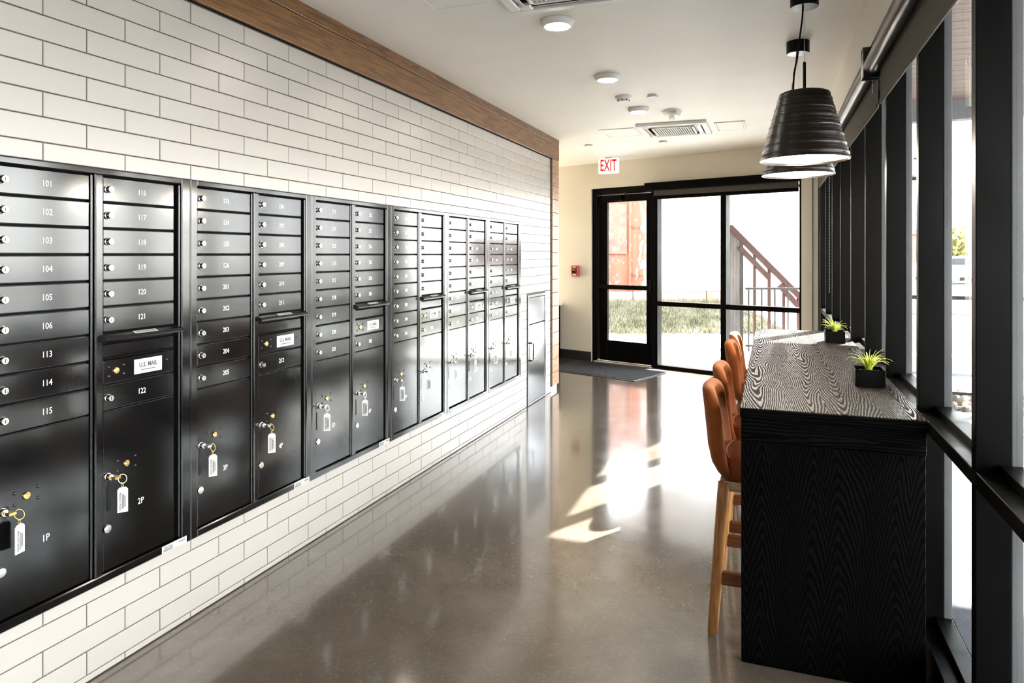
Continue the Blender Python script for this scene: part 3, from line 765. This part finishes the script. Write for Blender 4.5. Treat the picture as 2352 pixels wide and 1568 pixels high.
def apanel(label, x0, x1, y0, y1):
    t = thing('access_panel', label, 'panel', ((x0 + x1) / 2, (y0 + y1) / 2, CEIL), group='white ceiling access panels'); hx, hy = (x1 - x0) / 2, (y1 - y0) / 2
    f = MB()
    for q in ((-hx, hx, -hy, -hy + .018), (-hx, hx, hy - .018, hy), (-hx, -hx + .018, -hy + .018, hy - .018), (hx - .018, hx, -hy + .018, hy - .018)): f.bevel(*q, -.008, 0, .002)
    f.obj('frame', 'ceiling_paint', t); MB().bevel(-hx + .022, hx - .022, -hy + .022, hy - .022, -.007, -.001, .002).obj('hatch', 'ceiling_paint', t)
apanel('white ceiling access panel left of the far air unit', -1.61, -1.255, 6.84, 7.3)
apanel('white ceiling access panel right of the far air unit', -.50, -.222, 6.84, 7.3)
apanel('white ceiling access panel left of the near air unit', -1.60, -1.262, 2.70, 3.19)

# exit sign
t = thing('exit_sign', 'white exit sign with red letters hanging from the ceiling', 'sign', (-1.952, 8.86, 2.507))
MB().bevel(-.134, .134, -.014, .014, 0, .193, .012).obj('panel', 'exit_glow', t)
MB().bevel(-.05, .05, -.03, .03, .192, .206, .004).obj('bracket', 'white_plastic', t)
o = put('lettering', text_mesh('EXIT', .152, 'exit_red', FACEY, .50, .001, .003), t, (-.004, -.0155, .098))
# fire alarm pull station
pc = F(3.234, -.0, 1.235)
t = thing('fire_alarm_pull', 'red fire alarm pull station on the beige wall', 'alarm', pc, PI - AL + PI)
MB().bevel(-.058, .058, -.05, -.001, -.075, .075, .008).obj('body', 'alarm_red', t)
MB().bevel(-.036, .036, -.062, -.050, -.028, .030, .004).obj('handle', 'box_black', t)
put('lettering', text_mesh('FIRE', .022, 'white_paint', FACEY, .95, .0006), t, (0, -.051, .053)); put('lettering', text_mesh('PULL', .016, 'white_paint', FACEY, .95, .0006), t, (0, -.0630, .012))
MB().box(-.03, .03, -.0525, -.050, -.062, -.046).obj('label_plate', 'white_paint', t)

# pendants
def pendant(label, y, zb):
    t = thing('pendant_lamp', label, 'lamp', (.153, y, CEIL), group='dark conical pendant lamps')
    MB().lathe([(.064, -.001), (.064, -.066), (.061, -.070), (.001, -.070)], 32).obj('canopy', 'box_black', t, smooth=35)
    zt = zb + .318 - CEIL; z0 = zb - CEIL; n = 56
    rr = []
    for k in range(41):
        f = k / 40; r = .112 + (.202 - .112) * (1 - f) + .0016 * math.sin(k * 2.3) + .001 * math.sin(k * 5.1); rr.append((r, z0 + .318 * f))
    prof = rr + [(.098, zt + .006), (.03, zt + .006)]
    sh = MB().lathe(prof, n, None, 'z', cap=False).lathe([(.202, z0), (.198, z0), (.194, z0 + .012), (.11, zt - .008), (.02, zt - .008)], n, None, 'z', cap=False).obj('lamp_shade', 'pendant_shell', t, smooth=50)
    MB().lathe([(.1935, z0 + .010), (.150, z0 + .014), (.05, z0 + .016), (.001, z0 + .016)], n).obj('diffuser', 'pendant_glow', sh, smooth=60)
    MB().lathe([(.0075, zt + .006), (.0075, zt + .148), (.004, zt + .152)], 12).obj('rod', 'box_black', t, smooth=40)
    MB().tube([(0, 0, -.07), (0, 0, zt + .15)], .0012, 6).obj('wire', 'silver', t)
    pts = [(-.006, 0, -.07), (-.010, 0, -.13), (-.022, .004, -.22), (-.030, .004, -.30), (-.046, 0, -.38), (-.050, 0, zt + .004)] if y < 4 else [(-.006, 0, -.07), (-.012, 0, -.14), (-.03, 0, -.26), (-.04, 0, zt + .004)]
    MB().tube(pts, .0042, 8).obj('cord', 'box_black', t, smooth=60)
    l = bpy.data.lights.new('pendant_bulb', 'POINT'); l.energy = 6; l.color = (1, .9, .75); l.shadow_soft_size = .06
    lo = bpy.data.objects.new('pendant_bulb', l); COL.objects.link(lo); lo.parent = t; lo.location = (0, 0, z0 - .03)
pendant('dark ridged conical pendant lamp, the nearer of the two', 3.60, 1.914)
pendant('dark ridged conical pendant lamp hanging behind the nearer one', 4.42, 1.930)

# ================================================================== FURNITURE
TT = .916
def table(label, y0, y1):
    t = thing('bar_table', label, 'table', (.195, y0, 0), group='black bar tables along the windows'); L = y1 - y0; hx = .297
    MB().bevel(-hx, hx, .0, L - .002, TT - .034, TT, .003).obj('tabletop', 'ash_top', t)
    MB().bevel(-hx + .001, hx - .001, -.003, -.0002, TT - .034, TT - .0025, .001).obj('edge_band', 'ash_apron', t)
    for a in (.006, L - .056):
        MB().bevel(-hx + .004, hx - .008, a, a + .048, 0, TT - .118, .002).obj('end_panel', 'ash_front', t)
        MB().bevel(-hx + .004, hx - .006, a - .002, a + .048, TT - .117, TT - .035, .002).obj('apron', 'ash_apron', t)
    for x in (-hx + .006, hx - .03):
        MB().bevel(x, x + .02, .056, L - .058, TT - .117, TT - .035, .002).obj('apron', 'ash_apron', t)
table('black open grained bar table with a waterfall end panel, nearest the viewer', 2.632, 4.078)
table('black open grained bar table behind the nearer one, by the end wall', 4.080, 5.47)

def pillow(outline, prof, deform, mname, name, parent, smooth=80):
    """outline: closed 2-D loop; prof: (scale, height) pairs from back centre to front centre"""
    mb = MB(); rings = []
    for sc, h in prof: rings.append([deform(a * sc, b * sc, h) for a, b in outline])
    mb.rings(rings, cap=True); return mb.obj(name, mname, parent, smooth=smooth)
def rrect(w0, w1, h, r, n=7):
    """rounded rectangle, width w0 at the bottom and w1 at the top, centred"""
    pts = []
    for cxs, czs, a0, w, rr in ((1, 1, 0, w1, r), (-1, 1, 90, w1, r), (-1, -1, 180, w0, r * .9), (1, -1, 270, w0, r * .9)):
        for k in range(n + 1):
            a = math.radians(a0 + 90 * k / n); pts.append((cxs * (w / 2 - rr) + rr * math.cos(a), czs * (h / 2 - rr) + rr * math.sin(a)))
    out = []
    for i, p in enumerate(pts):                    # extra points along the long sides so they can bend
        q = pts[(i + 1) % len(pts)]; d = math.hypot(p[0] - q[0], p[1] - q[1]); m = max(1, int(d / .03))
        for k in range(m): out.append((p[0] + (q[0] - p[0]) * k / m, p[1] + (q[1] - p[1]) * k / m))
    return out
def make_stool(label, y):
    t = thing('bar_stool', label, 'stool', (0, y, 0), group='rust velvet bar stools at the tables')
    H0, H1 = .578, .937; zc = (H0 + H1) / 2; hh = H1 - H0
    ol = rrect(.395, .370, hh, .085)
    def dback(a, b, h):
        z = zc + b; f = (z - H0) / hh
        x = -.232 - .034 * max(0, f) ** 1.2 + h
        x += .95 * a * a                           # the wings wrap forward
        if f < .28: x += .16 * (.28 - f) ** 2 * 4   # tucks in under the seat
        return Vector((x, a, z))
    pf = [(.04, 0), (.35, 0), (.7, 0), (.88, .000), (.95, .004), (.99, .014), (1.0, .024), (.99, .036), (.955, .046), (.90, .050), (.86, .047), (.80, .038), (.6, .034), (.3, .032), (.04, .032)]
    pillow(ol, pf, dback, 'velvet', 'backrest', t)
    os_ = rrect(.400, .375, .405, .075)
    def dseat(a, b, h): return Vector((.020 - b, a, .585 + h - .10 * max(0, -(b + .1)) ** 2))
    ps = [(.04, 0), (.5, 0), (.90, 0), (.97, .010), (1.0, .030), (1.0, .052), (.97, .070), (.90, .079), (.7, .082), (.4, .081), (.04, .079)]
    pillow(os_, ps, dseat, 'velvet', 'seat', t)
    MB().tube([(-.168 + .9 * a * a, a, .668) for a in [(-.15 + .3 * k / 12) for k in range(13)]], .0035, 6).obj('seam', 'velvet', t, smooth=60)
    fr = MB()
    for q in ((-.17, .17, -.175, -.140), (-.17, .17, .140, .175), (-.185, -.150, -.15, .15), (.150, .185, -.15, .15)): fr.bevel(*q, .548, .586, .004)
    fr.obj('seat_frame', 'pale_wood', t)
    for sx, sy in ((-1, -1), (-1, 1), (1, -1), (1, 1)):
        top = Vector((sx * .168, sy * .172, .582)); bot = Vector((sx * .209, sy * .198, 0))
        pts = [top.lerp(bot, k) for k in (0, .3, .6, .9, .985, 1)]
        MB().tube(pts, [.0225, .0225, .0215, .0205, .0195, .0165], 14).obj('leg', 'leg_wood', t, smooth=50)
    for sy in (-1, 1): MB().bevel(-.190, .190, sy * .188 - .011, sy * .188 + .011, .192, .246, .006).obj('stretcher', 'rail_wood', t)
    MB().bevel(.174, .196, -.186, .186, .262, .312, .006).obj('footrest', 'rail_wood', t)
    return t
st = make_stool('rust velvet bar stool nearest the viewer, first at the near table', 2.994)
dup(st, 'rust velvet bar stool second at the near table, partly behind the first', (0, 3.535, 0))
dup(st, 'rust velvet bar stool first at the far table, third from the viewer', (0, 4.47, 0))
dup(st, 'rust velvet bar stool farthest from the viewer, nearest the end wall', (0, 4.95, 0))

def planter(label, x, y, seed):
    r = random.Random(seed)
    t = thing('potted_plant', label, 'plant', (x, y, TT + .0005), group='grass plants in black boxes on the tables')
    a, h = .0565, .071; b = MB()
    b.bevel(-a, a, -a, -a + .004, 0, h, .0008); b.bevel(-a, a, a - .004, a, 0, h, .0008); b.bevel(-a, -a + .004, -a + .004, a - .004, 0, h, .0008); b.bevel(a - .004, a, -a + .004, a - .004, 0, h, .0008); b.box(-a + .003, a - .003, -a + .003, a - .003, .001, .052)
    b.obj('box', 'box_black', t)
    s = MB()
    for k in range(60):
        px, py = r.uniform(-.048, .048), r.uniform(-.048, .048); q = r.uniform(.003, .006)
        s.lathe([(.001, -q), (q, -q * .3), (q * .9, q * .5), (.001, q)], 6, Matrix.Translation((px, py, .054)))
    o = s.obj('pebbles', 'pebbles', t, smooth=60); o['kind'] = 'stuff'
    for k in range(46):
        az = r.uniform(0, 2 * PI); ln = r.uniform(.075, .125); lean = r.uniform(.1, 1.0) ** .8; w = r.uniform(.0028, .0046)
        d = Vector((math.cos(az), math.sin(az), 0)); sd_ = Vector((-d.y, d.x, 0))
        pr = []; p = Vector((d.x * .008, d.y * .008, .050)); ang = PI / 2 - .25 * lean
        n = 8
        for i in range(n + 1):
            f = i / n; ww = w * (1 - f ** 2.2) + .0003
            up = Vector((-math.cos(ang + PI / 2) * -d.x, -math.cos(ang + PI / 2) * -d.y, math.sin(ang + PI / 2)))
            pr.append([p - sd_ * ww, p + Vector((0, 0, -.0006)) , p + sd_ * ww, p + Vector((0, 0, .0006))])
            p = p + (d * math.cos(ang) + Vector((0, 0, math.sin(ang)))) * (ln / n); ang -= (.08 + .30 * lean) * (.4 + f)
        MB().rings(pr).obj('leaf', 'plant_leaf', t, smooth=70)
planter('grass plant in a black square box on the near table', .389, 3.275, 3)
planter('grass plant in a black square box on the far table', .378, 4.795, 11)

# door mat
ma = math.atan(.37); t = thing('door_mat', 'black ribbed door mat before the exit door', 'mat', (-1.95, 8.66, 0), -ma)
MB().bevel(-.68, .68, -.44, .44, 0, .008, .003).obj('rubber_border', 'black_rubber', t)
MB().bevel(-.655, .655, -.415, .415, .006, .013, .003).obj('pile', 'mat_carpet', t)
# desk in the recess
t = thing('desk', 'dark cabinet with a white top in the recess beyond the oak post', 'cabinet', F(4.0, 0, 0)); dl = t.location.copy()
dpart('carcass', 'box_black', t, (3.50, 4.5, -.50, -.016, 0, .745)); dpart('worktop', 'white_trim', t, (3.46, 4.52, -.53, -.016, .746, .79))

# ================================================================== OUTSIDE
gnd = MB(); gnd.box(-60, .62, 10.4, 90, -.35, -.04)
struct(MB().box(.625, 60, -20, 90, -.35, -.04).obj('terrain', 'grey_paving'), 'grey paving outside the tall windows')
struct(gnd.obj('ground', 'pale_concrete'), 'pale concrete ground outside')
struct(MB().box(.70, 3.35, -6, 6.95, -.045, -.022).obj('patio', 'patio_concrete'), 'broom finished concrete patio outside the tall windows')
# walk outside the far door: separate slabs
wk = sempty('path', F(0, .2, -.04))
for i in range(-3, 4):
    for j in range(2):
        p = [G(1.9 + 1.5 * i + .006, 9.9 + j * 1.45 + .006, 0), G(1.9 + 1.5 * (i + 1) - .006, 9.9 + j * 1.45 + .006, 0), G(1.9 + 1.5 * (i + 1) - .006, 11.35 + j * 1.45 - .006, 0), G(1.9 + 1.5 * i + .006, 11.35 + j * 1.45 - .006, 0)]
        mb = MB(); mb.rings([[q + Vector((0, 0, z)) - wk.location for q in p] for z in (-.06, -.004 - .004 * ((i + j) % 2))]); mb.obj('slab', 'pale_concrete', wk)
# grass bank
gb = MB(); gb.rings([[G(-6, 12.85, -.3), G(5.2, 12.85, -.3), G(5.2, 17, -.3), G(-6, 17, -.3)], [G(-6, 12.85, .0), G(5.2, 12.85, .0), G(5.2, 16.6, .40), G(-6, 16.6, .40)]])
struct(gb.obj('lawn_bank', 'soil'), 'grassy bank in front of the red wall')
gr = MB(); r = random.Random(5)
for k in range(16000):
    x = r.uniform(.9, 5.15); d = 12.85 + 3.2 * r.random() ** 1.1; z = .0 + .40 * (d - 12.85) / 3.75
    h = r.uniform(.05, .13) * (1.5 if d > 15.2 else 1); a = r.uniform(0, PI); w = r.uniform(.006, .013); b0 = G(x, d, z); s_ = Vector((math.cos(a), math.sin(a), 0)) * w
    tip = b0 + Vector((r.uniform(-.6, .6) * h, r.uniform(-.6, .6) * h, h)); gr.add([b0 - s_, b0 + s_, tip], [(0, 1, 2)])
o = gr.obj('grass', 'grass'); o['kind'] = 'stuff'; tag(o, 'patchy green and straw grass on the bank below the red wall', 'grass')
# red painted wall
RW = thing('red_wall', 'old red painted wall with peeling white paint and painted-on brightness at its right, beyond the exit door', 'wall', G(0, 16.15, 0), PSI)
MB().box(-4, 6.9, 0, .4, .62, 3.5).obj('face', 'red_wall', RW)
for k in range(6):
    MB().bevel(-4 + 1.7 * k + .01, -4 + 1.7 * (k + 1) - .01, -.05, .35, .2, .61, .015).obj('base_block', 'stone_base', RW)
MB().bevel(1.3, 2.655, -.05, 0, 1.47, 2.63, .008).obj('window_board', 'old_board', RW)
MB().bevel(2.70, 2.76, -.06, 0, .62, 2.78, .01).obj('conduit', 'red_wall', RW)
for bx, bz in ((2.82, 2.10), (2.97, 2.10), (2.82, 1.0), (2.97, 1.0)):
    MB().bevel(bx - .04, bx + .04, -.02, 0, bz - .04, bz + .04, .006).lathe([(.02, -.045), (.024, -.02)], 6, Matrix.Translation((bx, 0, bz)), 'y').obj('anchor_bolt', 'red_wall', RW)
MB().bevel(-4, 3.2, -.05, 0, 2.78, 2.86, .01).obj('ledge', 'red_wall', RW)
# stair beside the glazing: boarded side, sloping rails, posts
SD = 11.0
ST = thing('outdoor_stair', 'grey boarded stair side with a sloping brown handrail outside the glazing', 'stairs', G(3.5, SD, 0), PSI)
for k in range(5):
    xa = -.10 + k * .047; zt = 2.0 - (k * .047 + .024) * 1.0
    MB().box(xa, xa + .044, 0, .03, -.04, zt).obj('board', 'grey_board', ST)
def beamx(x0, z0, x1, z1, h, m, name):
    d = Vector((x1 - x0, 0, z1 - z0)).normalized(); nrm = Vector((-d.z, 0, d.x)) * h / 2
    A, B = Vector((x0, 0, z0)), Vector((x1, 0, z1))
    mb = MB(); mb.rings([[q + Vector((0, yy, 0)) for q in (A - nrm, A + nrm, B + nrm, B - nrm)] for yy in (-.03, .03)]); mb.obj(name, m, ST)
beamx(-.06, 1.90, 1.08, .76, .085, 'brown_steel', 'handrail'); beamx(.09, 1.58, .56, 1.09, .075, 'brown_steel', 'lower_rail'); beamx(.72, .98, 1.04, .62, .085, 'brown_steel', 'lower_rail')
for px, zt in ((.13, 1.70), (.33, 1.50), (.56, 1.28), (.79, 1.05), (1.02, .8)): MB().bevel(px - .02, px + .02, -.02, .02, -.04, zt, .003).obj('post', 'brown_steel' if px > .3 else 'dark_steel', ST)
RL = thing('picket_railing', 'low dark picket railing outside the glazing by the stair', 'railing', G(3.7, 10.6, 0), PSI)
MB().bevel(-.15, 1.6, -.015, .015, .93, .96, .004).obj('top_rail', 'dark_steel', RL)
MB().bevel(-.15, 1.6, -.012, .012, .06, .09, .004).obj('bottom_rail', 'dark_steel', RL)
pk = MB().bevel(-.010, .010, -.010, .010, -.04, .93, .002).mesh('picket', 'dark_steel')
for k in range(9): put('picket', pk, RL, (-.10 + .2 * k, 0, 0))

# canopy outside the tall windows: timber soffit boards and a grey edge beam
xc_ = sempty('canopy', F(1.5, .2, 2.56)); xc_['label'] = 'added unseen slab above the exit door outside, keeping the sun off the glass'; dl = xc_.location.copy()  # out of view, added to block direct sun through the end glazing
dpart('roof_slab', 'grey_steel', xc_, (-.35, 3.6, .19, 3.4, 2.58, 2.82)); dpart('edge_beam', 'dark_steel', xc_, (-.40, 3.65, 3.4, 3.5, 2.54, 2.86))
cn = sempty('canopy', (.68, 2, 2.75)); cn['label'] = 'timber boarded canopy outside the tall windows'
for k in range(62):
    y = -2.6 + .15 * k
    MB().bevel(.0, 2.6, y - 2 + .003, y - 2 + .147, 0, .02, .002).obj('plank', 'soffit_wood', cn)
MB().box(0, 2.6, -4.6, 4.70, .021, .30).obj('roof_slab', 'grey_steel', cn)
MB().bevel(-.02, 2.65, 4.71, 4.83, -.16, .32, .004).obj('edge_beam', 'grey_steel', cn)
MB().bevel(2.605, 2.70, -4.6, 4.70, -.16, .32, .004).obj('edge_beam', 'grey_steel', cn)
# patio railing, stones, paving
pr = thing('patio_railing', 'dark steel railing on the patio outside the tall windows', 'railing', (2.0, 8.1, -.04))
MB().bevel(-1.0, 8, -.02, .02, 1.05, 1.09, .004).obj('top_rail', 'dark_steel', pr); MB().bevel(-1.0, 8, -.015, .015, .10, .13, .004).obj('bottom_rail', 'dark_steel', pr)
for k in range(7): MB().bevel(-1.0 + 1.08 * k, -.96 + 1.08 * k, -.02, .02, 0, 1.05, .003).obj('post', 'dark_steel', pr)
sb = MB(); r = random.Random(9)
for k in range(420):
    x, y = r.uniform(.7, 3.6), r.uniform(7.65, 8.75); q = r.uniform(.03, .085); M = Matrix.Translation((x, y, -.03 + q * .3)) @ Euler((r.random() * 3, r.random() * 3, r.random() * 3)).to_matrix().to_4x4() @ Matrix.Diagonal((1, r.uniform(.6, .9), r.uniform(.5, .8), 1))
    sb.lathe([(.2 * q, -q), (.8 * q, -.55 * q), (q, 0), (.75 * q, .6 * q), (.15 * q, q)], 6, M)
o = sb.obj('gravel', 'stone', smooth=40); o['kind'] = 'stuff'; tag(o, 'bed of tan river stones under the patio railing', 'stones')
pv = sempty('pavement', (.7, 7, -.04))
for k in range(9): MB().bevel(0, 3.2, .0 + .072 * k, .064 + .072 * k, 0, .02, .004).obj('paver', 'paver', pv)
struct(MB().box(1.2, 14, 10.2, 10.5, -.04, .16).obj('kerb', 'white_trim'), 'low white kerb beyond the patio railing')
lw = MB().box(1.4, 12, 11.2, 16.2, -.04, .0).obj('lawn', 'turf'); struct(lw, 'strip of dull grass beyond the kerb')
rd = MB().box(-2, 60, 20, 27, -.04, -.02).obj('road', 'road'); struct(rd, 'pale road beyond the patio')
# distance: tree, car, building
tr = thing('tree', 'yellow green autumn tree across the road', 'tree', G(25.85, 40, -.04)); r = random.Random(4)
MB().tube([(0, 0, 0), (.05, 0, 1.0), (0, 0, 2.0)], [.14, .11, .07], 8).obj('trunk', 'bark', tr)
lf = MB()
for k in range(2600):
    a, b_ = r.uniform(0, 2 * PI), math.acos(r.uniform(-1, 1)); q = 1.75 * r.random() ** .4
    p = Vector((q * math.sin(b_) * math.cos(a), q * math.sin(b_) * math.sin(a), 1.75 + .8 * q * math.cos(b_))); u_ = Vector((r.uniform(-1, 1), r.uniform(-1, 1), r.uniform(-1, 1))).normalized(); v_ = u_.orthogonal() * .11; u_ *= .11
    lf.add([p - u_, p + v_, p + u_, p - v_], [(0, 1, 2, 3)])
o = lf.obj('foliage', 'autumn_leaf', tr); o['kind'] = 'stuff'
cr_ = thing('car', 'pale car with red tail lights parked across the road', 'car', G(23.0, 36, -.04), .3)
cb = MB(); cb.rings([[Vector((x, y, z)) for x, z in ((-2.1, .35), (-2.15, .75), (-1.75, .95), (-1.2, 1.38), (.5, 1.40), (1.1, .95), (2.0, .82), (2.1, .35))] for y in (-.85, .85)]); cb.obj('body', 'car_paint', cr_)
for y in (-.86, .85): MB().rings([[Vector((x, yy, z)) for x, z in ((-1.45, .98), (-1.08, 1.30), (.42, 1.32), (.9, .98))] for yy in (y, y + .012)]).obj('side_window', 'car_glass', cr_)
for x in (-1.35, 1.35):
    for y in (-.88, .70): MB().lathe([(.20, y), (.32, y), (.32, y + .18), (.20, y + .18)], 16, Matrix.Translation((x, 0, .33)), 'y').obj('wheel', 'black_rubber', cr_)
for y in (-.75, .5): MB().bevel(-2.17, -2.10, y, y + .25, .62, .78, .01).obj('tail_light', 'car_light', cr_)
bl = thing('far_building', 'low brick building with rooftop units across the road', 'building', G(36, 56, -.04), PSI)
MB().box(-14, 14, 0, 8, 0, 3.1).obj('wall', 'far_brick', bl); MB().bevel(-14.2, 14.2, -.2, 8.2, 3.1, 3.5, .03).obj('parapet', 'far_grey', bl)
for x in (-3, .4, 1.9, 5): MB().bevel(x - .6, x + .6, 2, 3.4, 3.5, 4.5, .05).obj('rooftop_unit', 'far_grey', bl)
for k in range(9): MB().box(-12.5 + 3 * k, -11 + 3 * k, -.03, .0, 1.0, 2.3).obj('window', 'car_glass', bl)
